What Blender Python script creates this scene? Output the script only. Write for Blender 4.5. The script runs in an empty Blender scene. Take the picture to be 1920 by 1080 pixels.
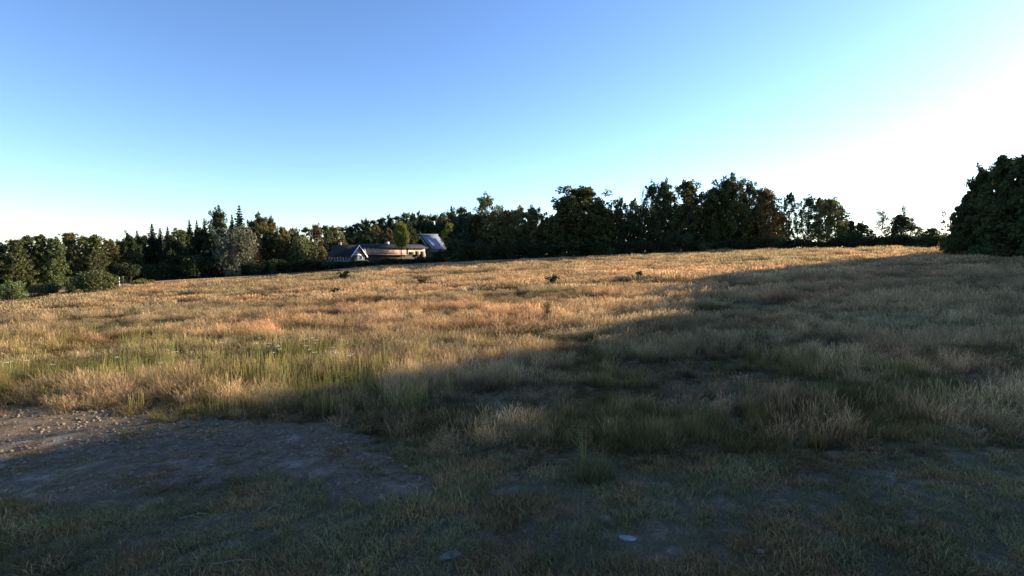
import bpy, math, random
import numpy as np
from mathutils import Vector
R = math.radians
S = bpy.context.scene
col = S.collection
rng = np.random.default_rng(7)
random.seed(7)

# ------------------------------------------------------------------ camera
F = 1000.0                                   # focal length in pixels of a 1920 wide picture
PIT = math.atan(60 / F)
cd = bpy.data.cameras.new("camera"); cam = bpy.data.objects.new("camera", cd); col.objects.link(cam)
cd.sensor_width = 36; cd.lens = 36 * F / 1920; cd.clip_start = 0.1; cd.clip_end = 6000
cam.location = (0, 0, 5); cam.rotation_euler = (math.pi / 2 - PIT, 0, 0)
S.camera = cam

# ------------------------------------------------------------------ sky, sun, exposure
SUN_AZ, SUN_EL = 67.0, 15.5                  # azimuth clockwise from +Y, elevation
w = bpy.data.worlds.new("World"); S.world = w; w.use_nodes = True
nt = w.node_tree; nt.nodes.clear()
sky = nt.nodes.new('ShaderNodeTexSky'); sky.sky_type = 'NISHITA'; sky.sun_disc = False
sky.sun_elevation = R(SUN_EL); sky.sun_rotation = R(SUN_AZ)
sky.altitude = 550; sky.air_density = 1.0; sky.dust_density = 0.45; sky.ozone_density = 2.2
bg = nt.nodes.new('ShaderNodeBackground'); bg.inputs[1].default_value = 0.10
ow = nt.nodes.new('ShaderNodeOutputWorld')
def cmul(src, c):
    x = nt.nodes.new('ShaderNodeMix'); x.data_type = 'RGBA'; x.blend_type = 'MULTIPLY'; x.inputs[0].default_value = 1
    x.inputs[7].default_value = (*c, 1); nt.links.new(src, x.inputs[6]); return x.outputs[2]
ST = bg.inputs[1].default_value
gm = nt.nodes.new('ShaderNodeGamma'); gm.inputs[1].default_value = 1.20     # contrast of the camera's sky rendering
nt.links.new(cmul(sky.outputs[0], (ST, ST, ST)), gm.inputs[0])
k_ = 1.14 / ST
nt.links.new(cmul(gm.outputs[0], (.965 * k_, 1.0 * k_, 1.14 * k_)), bg.inputs[0])   # cool white balance
nt.links.new(bg.outputs[0], ow.inputs[0])
sl = bpy.data.lights.new("sun", 'SUN'); sl.energy = 5.0; sl.angle = R(0.55); sl.color = (1.0, 0.80, 0.57)
so = bpy.data.objects.new("sun", sl); col.objects.link(so)
sdir = Vector((math.sin(R(SUN_AZ)) * math.cos(R(SUN_EL)), math.cos(R(SUN_AZ)) * math.cos(R(SUN_EL)), math.sin(R(SUN_EL))))
so.rotation_euler = sdir.to_track_quat('Z', 'Y').to_euler(); so.location = (60, 20, 60)
S.view_settings.view_transform = 'Standard'; S.view_settings.look = 'None'
S.view_settings.exposure = 1.52; S.view_settings.gamma = 1.0
S.render.engine = 'CYCLES'
S.cycles.max_bounces = 6; S.cycles.transparent_max_bounces = 8

# ------------------------------------------------------------------ helpers
ORD = 'first second third fourth fifth sixth seventh eighth ninth tenth eleventh twelfth thirteenth fourteenth fifteenth sixteenth seventeenth eighteenth nineteenth twentieth'.split()
def nth(i):
    return ORD[i] if i < 20 else 'twenty-' + ORD[i - 20] if i < 29 else 'thirtieth' if i == 29 else 'thirty-' + ORD[i - 30]
def tag(o, label, cat, group=None, kind=None):
    if kind: o['kind'] = kind
    if label: o['label'] = label
    if cat: o['category'] = cat
    if group: o['group'] = group
    return o

def empty(name, loc):
    o = bpy.data.objects.new(name, None); col.objects.link(o); o.location = loc; o.empty_display_size = .3
    return o

def P(px, py, Y):
    """point at forward distance Y seen at pixel px, py of the 1920 wide picture; z measured with the camera at 5"""
    a = (px - 960) / F; v = (540 - py) / F
    cp, sp = math.cos(PIT), math.sin(PIT)
    d = (a, cp + v * sp, -sp + v * cp); k = Y / d[1]
    return (d[0] * k, Y, 5 + d[2] * k)

def hashn(ix, iy, s):
    h = (ix.astype(np.int64) * 374761393 + iy.astype(np.int64) * 668265263 + s * 974634777) & 0xffffffff
    h = ((h ^ (h >> 13)) * 1274126177) & 0xffffffff
    return ((h ^ (h >> 16)) & 0xffffff) / float(0xffffff)

def vnoise(x, y, s=0):
    ix = np.floor(x); iy = np.floor(y); fx = x - ix; fy = y - iy
    fx = fx * fx * (3 - 2 * fx); fy = fy * fy * (3 - 2 * fy)
    a = hashn(ix, iy, s); b = hashn(ix + 1, iy, s); c = hashn(ix, iy + 1, s); d = hashn(ix + 1, iy + 1, s)
    return (a * (1 - fx) + b * fx) * (1 - fy) + (c * (1 - fx) + d * fx) * fy

def fbm(x, y, s=0, o=4):
    t = 0; amp = .5; n = 0
    for k in range(o):
        t = t + amp * vnoise(x * 2 ** k, y * 2 ** k, s + k * 17); n += amp; amp *= .5
    return t / n

def sstep(a, b, x):
    t = np.clip((x - a) / (b - a), 0, 1); return t * t * (3 - 2 * t)

GC = [3.149, 0.404, 0.137, 5.647, 3.074, -1.826, 0.167, -3.68, -0.761]
def G(x, y):
    """height of the terrain: a meadow that falls away to the left and climbs to the right"""
    x = np.clip(np.asarray(x, float), -135, 115); y = np.clip(np.asarray(y, float), -25, 150)
    x = x / 100; y = y / 100
    b = (x, y, x * x, x * y, y * y, x ** 3, x * x * y, x * y * y, y ** 3)
    return sum(c * t for c, t in zip(GC, b))
def g1(x, y): return float(G(x, y))

# far edge of the meadow: pixel bearing -> distance
EB = [(-400, 60), (-200, 66), (0, 76), (100, 83), (200, 91), (300, 99), (400, 103), (500, 106), (600, 113), (700, 122), (800, 125), (960, 127), (1130, 128), (1300, 128), (1500, 124), (1700, 114), (1800, 103), (1920, 90), (2100, 74), (2500, 50)]
EU = np.array([(a - 960) / F for a, b in EB]); EY = np.array([b for a, b in EB], float)
def edgeY(u): return np.interp(u, EU, EY)

def px_of(x, y, z):
    """picture position of a world point, for zoning the ground cover"""
    cp, sp = math.cos(PIT), math.sin(PIT)
    zz = z - 5; fwd = y * cp - zz * sp; up = y * sp + zz * cp
    fwd = np.maximum(fwd, .5)
    return 960 + F * x / fwd, 540 - F * up / fwd

def ground_xy(px, py):
    """where the sight line through a pixel meets the terrain"""
    for Y in np.arange(5, 140, .1):
        p = P(px, py, Y)
        if p[2] < g1(p[0], p[1]): return p[0], p[1]
    return p[0], p[1]

def inpoly(x, y, poly):
    r = np.zeros(x.shape, bool); n = len(poly)
    for i in range(n):
        x1, y1 = poly[i]; x2, y2 = poly[(i + 1) % n]
        c = ((y1 > y) != (y2 > y)) & (x < (x2 - x1) * (y - y1) / (y2 - y1 + 1e-9) + x1)
        r ^= c
    return r

# world outlines of the bare earth and of the mown turf (metres), traced on the ground
BARE = [ground_xy(*q) for q in [(-500, 772), (0, 768), (180, 775), (330, 792), (480, 800), (600, 806), (690, 835), (740, 870), (800, 905), (850, 940), (700, 948), (620, 925), (520, 905), (380, 915), (250, 925), (100, 930), (0, 935), (-500, 945)]]
TURF = [ground_xy(*q) for q in [(-600, 772), (0, 768), (180, 775), (330, 792), (480, 797), (610, 800), (710, 835), (850, 880), (1000, 895), (1200, 895), (1350, 870), (1500, 872), (1700, 850), (2100, 860)]] + [(20, 3), (60, -20), (-60, -20), (-45, 5)]
CORNER = [ground_xy(*q) for q in [(-300, 925), (30, 930), (100, 985), (140, 1080), (-300, 1080)]]
WEEDS = [ground_xy(*q) for q in [(455, 690), (480, 660), (570, 648), (660, 665), (650, 735), (600, 762), (500, 740)]]
HOLLOWS = [[ground_xy(*q) for q in p] for p in ([(345, 612), (420, 600), (500, 604), (490, 618), (400, 622)], [(500, 628), (560, 616), (700, 622), (690, 640), (560, 645)], [(195, 640), (300, 632), (380, 640), (330, 660), (220, 662)],
            [(885, 560), (1040, 552), (1150, 560), (1060, 574), (930, 572)], [(760, 590), (860, 584), (940, 592), (850, 602)], [(150, 604), (220, 598), (250, 606), (180, 614)])]
def jit(x, y, a, f, s): return x + a * (fbm(x * f, y * f, s, 3) - .5) * 2, y + a * (fbm(x * f + 50, y * f, s + 5, 3) - .5) * 2
def zone_bare(x, y):
    xx, yy = jit(x, y, 1.3, .7, 3)
    return inpoly(xx, yy, BARE)
def zone_turf(x, y):
    xx, yy = jit(x, y, 1.3, .8, 13)
    return inpoly(xx, yy, TURF)

# ------------------------------------------------------------------ materials
def mat(name):
    m = bpy.data.materials.new(name); m.use_nodes = True
    n = m.node_tree; n.nodes.clear(); return m, n
def N(n, t, **k):
    x = n.nodes.new(t)
    for a, b in k.items():
        if a in ('inp',):
            for i, v in b.items(): x.inputs[i].default_value = v
        else: setattr(x, a, b)
    return x

def leaf_mat(name, c1, c2, trans=.35, rough=.7):
    """foliage: two real leaf colours mixed leaf by leaf, some light passes through"""
    m, n = mat(name); L = n.links
    at = N(n, 'ShaderNodeAttribute', attribute_name='rnd')
    oi = N(n, 'ShaderNodeObjectInfo')
    r = N(n, 'ShaderNodeMix', data_type='RGBA'); r.inputs[6].default_value = (*c1, 1); r.inputs[7].default_value = (*c2, 1)
    L.new(at.outputs['Fac'], r.inputs[0])
    hsv = N(n, 'ShaderNodeHueSaturation')
    mr = N(n, 'ShaderNodeMapRange'); mr.inputs[3].default_value = .8; mr.inputs[4].default_value = 1.2
    mh = N(n, 'ShaderNodeMapRange'); mh.inputs[3].default_value = .485; mh.inputs[4].default_value = .515
    L.new(oi.outputs['Random'], mr.inputs[0]); L.new(mr.outputs[0], hsv.inputs['Value'])
    L.new(oi.outputs['Random'], mh.inputs[0]); L.new(mh.outputs[0], hsv.inputs['Hue'])
    L.new(r.outputs[2], hsv.inputs['Color'])
    b = N(n, 'ShaderNodeBsdfPrincipled'); b.inputs['Roughness'].default_value = rough; b.inputs['Specular IOR Level'].default_value = .25
    t = N(n, 'ShaderNodeBsdfTranslucent'); mx = N(n, 'ShaderNodeMixShader'); mx.inputs[0].default_value = trans
    o = N(n, 'ShaderNodeOutputMaterial')
    L.new(hsv.outputs[0], b.inputs['Base Color']); L.new(hsv.outputs[0], t.inputs['Color'])
    L.new(b.outputs[0], mx.inputs[1]); L.new(t.outputs[0], mx.inputs[2]); L.new(mx.outputs[0], o.inputs[0])
    return m

def blade_mat(name, base, tip, trans=.45):
    """grass: each clump carries its own tint, blades turn from base colour to ripe tip colour"""
    m, n = mat(name); L = n.links
    ti = N(n, 'ShaderNodeAttribute', attribute_name='tint', attribute_type='INSTANCER')
    hg = N(n, 'ShaderNodeAttribute', attribute_name='hgt')
    rn = N(n, 'ShaderNodeAttribute', attribute_name='rnd')
    r = N(n, 'ShaderNodeMix', data_type='RGBA'); r.inputs[6].default_value = (*base, 1); r.inputs[7].default_value = (*tip, 1)
    L.new(hg.outputs['Fac'], r.inputs[0])
    mu = N(n, 'ShaderNodeMix', data_type='RGBA', blend_type='MULTIPLY'); mu.inputs[0].default_value = 1
    L.new(r.outputs[2], mu.inputs[6]); L.new(ti.outputs['Color'], mu.inputs[7])
    mr = N(n, 'ShaderNodeMapRange'); mr.inputs[3].default_value = .6; mr.inputs[4].default_value = 1.4
    L.new(rn.outputs['Fac'], mr.inputs[0])
    hsv = N(n, 'ShaderNodeHueSaturation'); L.new(mr.outputs[0], hsv.inputs['Value']); L.new(mu.outputs[2], hsv.inputs['Color'])
    b = N(n, 'ShaderNodeBsdfDiffuse')
    t = N(n, 'ShaderNodeBsdfTranslucent'); mx = N(n, 'ShaderNodeMixShader'); mx.inputs[0].default_value = trans
    o = N(n, 'ShaderNodeOutputMaterial')
    L.new(hsv.outputs[0], b.inputs['Color']); L.new(hsv.outputs[0], t.inputs['Color'])
    L.new(b.outputs[0], mx.inputs[1]); L.new(t.outputs[0], mx.inputs[2]); L.new(mx.outputs[0], o.inputs[0])
    return m

def plain(name, c, rough=.8, var=.25, scale=3.0, bump=.3, spec=.3, metal=0, c2=None):
    m, n = mat(name); L = n.links
    tc = N(n, 'ShaderNodeTexCoord'); no = N(n, 'ShaderNodeTexNoise'); no.inputs['Scale'].default_value = scale; no.inputs['Detail'].default_value = 6
    L.new(tc.outputs['Object'], no.inputs['Vector'])
    cr = N(n, 'ShaderNodeMix', data_type='RGBA')
    a = c2 or tuple(k * (1 - var) for k in c)
    cr.inputs[6].default_value = (*a, 1); cr.inputs[7].default_value = (*[k * (1 + (0 if c2 else var)) for k in c], 1)
    mr = N(n, 'ShaderNodeMapRange'); mr.inputs[1].default_value = .35; mr.inputs[2].default_value = .65
    L.new(no.outputs['Fac'], mr.inputs[0]); L.new(mr.outputs[0], cr.inputs[0])
    b = N(n, 'ShaderNodeBsdfPrincipled'); b.inputs['Roughness'].default_value = rough; b.inputs['Specular IOR Level'].default_value = spec; b.inputs['Metallic'].default_value = metal
    bp = N(n, 'ShaderNodeBump'); bp.inputs['Strength'].default_value = bump; bp.inputs['Distance'].default_value = .05
    L.new(no.outputs['Fac'], bp.inputs['Height']); L.new(bp.outputs[0], b.inputs['Normal'])
    o = N(n, 'ShaderNodeOutputMaterial'); L.new(cr.outputs[2], b.inputs['Base Color']); L.new(b.outputs[0], o.inputs[0])
    return m

def masonry(name, c1, c2, mortar, sx=.45, sy=.16):
    m, n = mat(name); L = n.links
    tc = N(n, 'ShaderNodeTexCoord'); br = N(n, 'ShaderNodeTexBrick')
    br.inputs['Scale'].default_value = 1; br.inputs['Brick Width'].default_value = sx; br.inputs['Row Height'].default_value = sy; br.inputs['Mortar Size'].default_value = .012
    br.inputs['Color1'].default_value = (*c1, 1); br.inputs['Color2'].default_value = (*c2, 1); br.inputs['Mortar'].default_value = (*mortar, 1)
    cx = N(n, 'ShaderNodeSeparateXYZ'); ad = N(n, 'ShaderNodeMath', operation='ADD'); cb = N(n, 'ShaderNodeCombineXYZ')
    L.new(tc.outputs['Object'], cx.inputs[0]); L.new(cx.outputs[0], ad.inputs[0]); L.new(cx.outputs[1], ad.inputs[1])
    L.new(ad.outputs[0], cb.inputs[0]); L.new(cx.outputs[2], cb.inputs[1]); L.new(cb.outputs[0], br.inputs['Vector'])
    no = N(n, 'ShaderNodeTexNoise'); no.inputs['Scale'].default_value = 1.1; no.inputs['Detail'].default_value = 5; L.new(tc.outputs['Object'], no.inputs['Vector'])
    mr = N(n, 'ShaderNodeMapRange'); mr.inputs[1].default_value = .3; mr.inputs[2].default_value = .7; mr.inputs[3].default_value = .55; mr.inputs[4].default_value = 1.25
    L.new(no.outputs['Fac'], mr.inputs[0])
    hs = N(n, 'ShaderNodeHueSaturation'); L.new(mr.outputs[0], hs.inputs['Value']); L.new(br.outputs['Color'], hs.inputs['Color'])
    b = N(n, 'ShaderNodeBsdfPrincipled'); b.inputs['Roughness'].default_value = .9
    o = N(n, 'ShaderNodeOutputMaterial'); L.new(hs.outputs[0], b.inputs['Base Color']); L.new(b.outputs[0], o.inputs[0])
    return m

M = {}
M['beech'] = leaf_mat('beech_leaf', (.045, .056, .018), (.110, .108, .034), .42)
M['oak'] = leaf_mat('oak_leaf', (.038, .055, .020), (.085, .105, .038), .42)
M['ash'] = leaf_mat('ash_leaf', (.060, .080, .026), (.140, .160, .060))
M['olive'] = leaf_mat('olive_leaf', (.090, .092, .028), (.200, .180, .065))
M['brown'] = leaf_mat('rusty_leaf', (.085, .055, .022), (.150, .100, .045))
M['yellow'] = leaf_mat('yellow_leaf', (.110, .125, .022), (.220, .210, .050), .45)
M['grey'] = leaf_mat('grey_green_leaf', (.085, .095, .060), (.190, .190, .125), .4)
M['spruce'] = leaf_mat('spruce_needle', (.012, .026, .016), (.030, .050, .026), .12)
M['pine'] = leaf_mat('pine_needle', (.016, .030, .018), (.045, .060, .030), .15)
M['hedge'] = leaf_mat('hedge_leaf', (.022, .036, .014), (.050, .065, .022), .25)
M['bark'] = plain('bark', (.085, .070, .055), .95, .35, 6)
M['birch'] = plain('birch_bark', (.62, .60, .56), .8, .0, 5, .2, c2=(.30, .28, .25))
M['deadwood'] = plain('dead_wood', (.33, .30, .26), .9, .25, 5)
M['stem'] = plain('dark_stem', (.075, .045, .03), .9, .3, 8)
M['stone'] = plain('pale_stone', (.26, .255, .25), .85, .2, 9, .5)

# ------------------------------------------------------------------ mesh building
def mesh_np(name, v, quads=None, tris=None, attrs=None, smooth=False):
    me = bpy.data.meshes.new(name)
    loops = []; starts = []; n = 0
    q = np.asarray(quads if quads is not None else np.zeros((0, 4)), int).reshape(-1, 4)
    t = np.asarray(tris if tris is not None else np.zeros((0, 3)), int).reshape(-1, 3)
    me.vertices.add(len(v)); me.vertices.foreach_set('co', np.asarray(v, np.float32).ravel())
    li = np.concatenate([q.ravel(), t.ravel()]); me.loops.add(len(li)); me.loops.foreach_set('vertex_index', li)
    st = np.concatenate([np.arange(len(q)) * 4, len(q) * 4 + np.arange(len(t)) * 3])
    me.polygons.add(len(st)); me.polygons.foreach_set('loop_start', st)
    me.polygons.foreach_set('loop_total', np.concatenate([np.full(len(q), 4), np.full(len(t), 3)]))
    if smooth: me.polygons.foreach_set('use_smooth', np.ones(len(st), bool))
    me.update(calc_edges=True)
    for k, (a, dom) in (attrs or {}).items():
        at = me.attributes.new(k, 'FLOAT', dom); at.data.foreach_set('value', np.asarray(a, np.float32))
    me.validate(); return me

class MB:
    def __init__(s): s.v = []; s.q = []; s.t = []; s.n = 0
    def add(s, v, q=None, t=None):
        v = np.asarray(v, float).reshape(-1, 3)
        if q is not None and len(q): s.q.append(np.asarray(q, int) + s.n)
        if t is not None and len(t): s.t.append(np.asarray(t, int) + s.n)
        s.v.append(v); s.n += len(v); return s
    def tube(s, pts, rad, k=6):
        pts = np.asarray(pts, float); m = len(pts); ring = []
        for i in range(m):
            d = pts[min(i + 1, m - 1)] - pts[max(i - 1, 0)]; d = d / (np.linalg.norm(d) + 1e-9)
            a = np.cross(d, (0, 0, 1)) if abs(d[2]) < .95 else np.cross(d, (1, 0, 0))
            a = a / np.linalg.norm(a); b = np.cross(d, a)
            th = np.arange(k) * 2 * math.pi / k
            ring.append(pts[i] + rad[i] * (np.cos(th)[:, None] * a + np.sin(th)[:, None] * b))
        q = []
        for i in range(m - 1):
            for j in range(k):
                q.append((i * k + j, i * k + (j + 1) % k, (i + 1) * k + (j + 1) % k, (i + 1) * k + j))
        t = [(m * k - k, m * k - k + j, m * k - k + j + 1) for j in range(1, k - 1)]
        return s.add(np.concatenate(ring), q, t)
    def box(s, c, d, rz=0):
        x, y, z = [k / 2 for k in d]
        v = np.array([(-x, -y, -z), (x, -y, -z), (x, y, -z), (-x, y, -z), (-x, -y, z), (x, -y, z), (x, y, z), (-x, y, z)])
        ca, sa = math.cos(rz), math.sin(rz)
        v = np.stack([v[:, 0] * ca - v[:, 1] * sa, v[:, 0] * sa + v[:, 1] * ca, v[:, 2]], -1) + np.array(c)
        return s.add(v, [(0, 3, 2, 1), (4, 5, 6, 7), (0, 1, 5, 4), (1, 2, 6, 5), (2, 3, 7, 6), (3, 0, 4, 7)])
    def mesh(s, name, smooth=False):
        return mesh_np(name, np.concatenate(s.v), np.concatenate(s.q) if s.q else None, np.concatenate(s.t) if s.t else None, None, smooth)
    def obj(s, name, m, parent=None, smooth=False):
        o = bpy.data.objects.new(name, s.mesh(name, smooth)); col.objects.link(o)
        o.data.materials.append(m)
        if parent: o.parent = parent
        return o

def leaves_mesh(name, c, size, up=.0, r=None):
    """one small four sided leaf spray at every point of c, randomly turned"""
    r = r or rng
    n = len(c); size = np.broadcast_to(size, (n,))
    a = r.normal(size=(n, 3)); a[:, 2] *= .6; a /= np.linalg.norm(a, axis=1)[:, None]
    b = r.normal(size=(n, 3)); b -= (b * a).sum(1)[:, None] * a; b /= np.linalg.norm(b, axis=1)[:, None]
    s = (size * r.uniform(.6, 1.35, n))[:, None]
    cc = np.cross(a, b) * s * .22
    v = np.stack([c - a * s, c - b * s * .55 + cc, c + a * s, c + b * s * .55 + cc], 1).reshape(-1, 3)
    q = np.arange(4 * n).reshape(n, 4)
    return mesh_np(name, v, q, None, {'rnd': (r.random(n), 'FACE')})

def limb(mb, p0, p1, r0, r1, r, wob=.12, k=5, seg=4):
    p0 = np.array(p0, float); p1 = np.array(p1, float); L = np.linalg.norm(p1 - p0)
    pts = [p0]; rr = [r0]
    for i in range(1, seg + 1):
        t = i / seg; p = p0 + (p1 - p0) * t
        p = p + r.normal(size=3) * wob * L / seg * (0 if i == seg else 1); p[2] += math.sin(t * math.pi) * L * .06
        pts.append(p); rr.append(r0 + (r1 - r0) * t)
    mb.tube(pts, rr, k)
    return pts

def broad(seed, H=10., Wd=8., base=.12, lobes=26, per=190, leaf=.26, airy=0., flat=1., trunks=1, fat=1.):
    """broadleaf tree of height H and width Wd: trunk and limbs, crown of clustered leaf sprays"""
    r = np.random.default_rng(seed); tb = MB(); cs = []
    cz0 = H * base; ch = H - cz0
    bases = [(0, 0)] if trunks == 1 else [(r.uniform(-.5, .5), r.uniform(-.5, .5)) for _ in range(trunks)]
    for (bx, by) in bases:
        limb(tb, (bx, by, -.6), (bx * 2 + r.uniform(-.3, .3), by * 2, H * .62), H * .024 / trunks ** .5, H * .010, r, .05, 7, 6)
    cen = []
    for i in range(lobes):
        t = (i + .5) / lobes; z = cz0 + ch * (t ** .85)
        zz = (z - cz0) / ch; prof = math.sin(min(1, (zz + .18) / 1.12) * math.pi) ** .78
        rad = Wd / 2 * prof * flat * r.uniform(.5, .98); th = i * 2.399 + r.uniform(-.4, .4)
        lr = Wd * r.uniform(.095, .165) * fat * (1 - .25 * airy) * (1 - .3 * t)
        p = np.array([math.cos(th) * rad, math.sin(th) * rad, min(z, H - lr * 1.1)])
        cen.append((p, lr))
    cen.append((np.array([r.uniform(-.4, .4), r.uniform(-.4, .4), H * .92]), Wd * .08))
    for p, lr in cen:
        z0 = max(H * .12, p[2] * .62 - H * .08)
        bx, by = bases[r.integers(len(bases))]
        limb(tb, (bx, by, min(z0, H * .58)), p, H * .009, .02, r, .18, 4, 4)
        n = int(per * (1 - .35 * airy))
        # sub clusters inside every lobe give gaps and ragged outline
        k = 7
        sub = p + r.normal(size=(k, 3)) * lr * .75 * np.array([1, 1, .85])
        idx = r.integers(0, k, n); d = r.normal(size=(n, 3)); d /= np.linalg.norm(d, axis=1)[:, None]
        q = sub[idx] + d * (lr * .52 * r.uniform(.25, 1.08, n) ** .6)[:, None] * np.array([1., 1., .9])
        cs.append(q)
    c = np.concatenate(cs); c[:, 2] = np.maximum(c[:, 2], .05)
    return leaves_mesh('crown', c, leaf, r=r), tb.mesh('trunk', True)

def spruce(seed, H=12., Wd=4.5, whorls=34, dens=1., leaf=.2, gap=0.):
    r = np.random.default_rng(seed); tb = MB(); cs = []
    limb(tb, (0, 0, -.6), (r.uniform(-.1, .1), 0, H), H * .014, .015, r, .01, 7, 8)
    for i in range(whorls):
        t = i / (whorls - 1); z = H * (.05 + .93 * t); L = Wd / 2 * (1 - t) ** .9 * r.uniform(.6, 1.25) + .03
        nb = 9 if t < .7 else 6
        for j in range(nb):
            th = j * 2 * math.pi / nb + i * 1.1 + r.uniform(-.25, .25); l = L * r.uniform(.7, 1.1)
            d = np.array([math.cos(th), math.sin(th), 0])
            tip = d * l + np.array([0, 0, z - .22 * l * (1 - t) + .12 * l * t])
            if j % 3 == 0: tb.tube([(0, 0, z), tip * .9 + np.array([0, 0, z]) * .1], [.03, .01], 3)
            n = int((16 + 26 * l) * dens); s = r.uniform(.08, 1, n) ** .75
            q = np.array([0, 0, z]) * (1 - s[:, None]) + tip * s[:, None]
            q = q + r.normal(size=(n, 3)) * np.array([.20, .20, .24]) * (1.12 - t) * (1 + .35 * l * (1 - s[:, None]))
            q[:, 2] -= .15 * l * s * s
            cs.append(q)
    n = 40; q = np.stack([r.normal(size=n) * .06, r.normal(size=n) * .06, H * r.uniform(.93, 1, n)], -1); cs.append(q)
    c = np.concatenate(cs); c[:, 2] = np.maximum(c[:, 2], .05)
    sz = leaf * (1.1 - .55 * c[:, 2] / H)
    return leaves_mesh('crown', c, sz, r=r), tb.mesh('trunk', True)

def pine(seed, H=12., Wd=6.):
    r = np.random.default_rng(seed); tb = MB(); cs = []
    limb(tb, (0, 0, -.6), (r.uniform(-.4, .4), 0, H * .93), H * .018, .05, r, .04, 7, 7)
    for i in range(26):
        t = r.uniform(.15, .97); z = H * t; l = Wd / 2 * (1 - .55 * max(0, (t - .5) * 2)) * r.uniform(.45, 1.05); th = i * 2.4
        tip = np.array([math.cos(th) * l, math.sin(th) * l, z + .12 * l]); limb(tb, (0, 0, z - .5), tip, .06, .02, r, .15, 3, 3)
        n = 170; s = r.uniform(.35, 1.1, n)
        q = tip * s[:, None] + np.array([0, 0, z]) * (1 - s[:, None]) + r.normal(size=(n, 3)) * np.array([.42, .42, .2])
        cs.append(q)
    cs.append(np.array([0, 0, H * .95]) + r.normal(size=(200, 3)) * np.array([.5, .5, .28]))
    return leaves_mesh('crown', np.concatenate(cs), .2, r=r), tb.mesh('trunk', True)

def column(seed, H=8., Wd=3.2, leaf=.17, stems=1, lo=.24):
    """narrow birch: drooping fine sprays around a slim white stem"""
    r = np.random.default_rng(seed); tb = MB(); cs = []
    for k in range(stems):
        ox = (k - (stems - 1) / 2) * .9
        limb(tb, (ox, 0, -.6), (ox * .6, 0, H * .9), H * .016, .03, r, .03, 6, 7)
    for i in range(60):
        t = (i + .5) / 60; z = H * (lo + (.98 - lo) * t); l = Wd / 2 * math.sin((t * .78 + .17) * math.pi) ** .7 * r.uniform(.5, 1.05); th = i * 2.4
        tip = np.array([math.cos(th) * l, math.sin(th) * l, z])
        n = 85; q = tip + r.normal(size=(n, 3)) * np.array([.28, .28, .38]) - np.array([0, 0, .2]); cs.append(q)
    return leaves_mesh('crown', np.concatenate(cs), leaf, r=r), tb.mesh('trunk', True)

def bush(seed, H=3., Wd=4., n=3600, leaf=.13, spiky=0.):
    r = np.random.default_rng(seed); tb = MB(); cs = []
    for i in range(22):
        th = r.uniform(0, 6.28); rr = Wd / 2 * r.uniform(.1, .72) ** .7; z = H * r.uniform(.2, .8) * (1 - .25 * (rr / (Wd / 2)) ** 2)
        p = np.array([math.cos(th) * rr, math.sin(th) * rr, z]); limb(tb, (p[0] * .15, p[1] * .15, -.2), p, .04, .012, r, .15, 4, 3)
        k = n // 22; d = r.normal(size=(k, 3)); d /= np.linalg.norm(d, axis=1)[:, None]
        q = p + d * (r.uniform(.3, 1, k) ** .5)[:, None] * np.array([Wd * .19, Wd * .19, H * (.22 + .1 * spiky)])
        if spiky:
            m = r.random(k) < .35; q[m, 2] += H * .25 * r.random(m.sum()) * spiky
        cs.append(q)
    c = np.concatenate(cs); c[:, 2] = np.maximum(c[:, 2], .03)
    c[:, 2] = np.minimum(c[:, 2], H * (1.02))
    return leaves_mesh('crown', c, leaf, r=r), tb.mesh('stem', True)

def snag(seed, H=6., Wd=3., leafy=0):
    r = np.random.default_rng(seed); tb = MB(); tw = []
    limb(tb, (0, 0, -.4), (r.uniform(-.3, .3), 0, H), H * .014, .02, r, .05, 5, 7)
    for i in range(26):
        t = r.uniform(.3, .98); th = r.uniform(0, 6.28); l = Wd / 2 * (1.15 - t) * r.uniform(.6, 1.2)
        p0 = np.array([0, 0, H * t * .95]); p1 = p0 + np.array([math.cos(th) * l, math.sin(th) * l, l * r.uniform(.5, 1.1)])
        limb(tb, p0, p1, .035, .012, r, .2, 3, 3)
        for k in range(3):
            q = p0 + (p1 - p0) * r.uniform(.4, 1); e = q + r.normal(size=3) * .3 + np.array([0, 0, .25]); tb.tube([q, e], [.012, .006], 3); tw.append(e)
    if not leafy: return None, tb.mesh('trunk', True)
    c = np.concatenate([e + r.normal(size=(leafy, 3)) * .16 for e in tw])
    return leaves_mesh('crown', c, .1, r=r), tb.mesh('trunk', True)

# nominal sizes (H, W) go with every prototype so that a thing can be scaled to its own height and width
PR = {
    'broad': [(broad(11 + i, lobes=34, per=330, leaf=.19, fat=1.22, base=.06), 10, 8) for i in range(4)],
    'dense': [(broad(31 + i, lobes=40, per=330, base=.0, leaf=.20, fat=1.12), 10, 8) for i in range(3)],
    'airy': [(broad(41 + i, lobes=28, per=300, base=.14, airy=.75, leaf=.16, fat=1.1), 10, 7) for i in range(4)],
    'slim': [(broad(51 + i, H=10, Wd=4.4, lobes=46, per=200, base=.0, leaf=.17, fat=1.5), 10, 4.4) for i in range(4)],
    'spruce': [(spruce(61 + i), 12, 4.5) for i in range(3)],
    'open_spruce': [(spruce(71, whorls=27, dens=1.1, leaf=.2), 12, 4.5)],
    'pine': [(pine(81 + i), 12, 6) for i in range(3)],
    'birch': [(column(91, lo=.46), 8, 3.2), (column(92, stems=2, Wd=4.5, lo=.42), 8, 4.5)],
    'bush': [(bush(101 + i), 3, 4) for i in range(3)],
    'spiky': [(bush(111 + i, spiky=1.3, leaf=.12), 3, 4) for i in range(2)],
    'snag': [(snag(121), 6, 3)],
    'leafy_snag': [(snag(122, leafy=14), 6, 3)],
}
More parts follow.
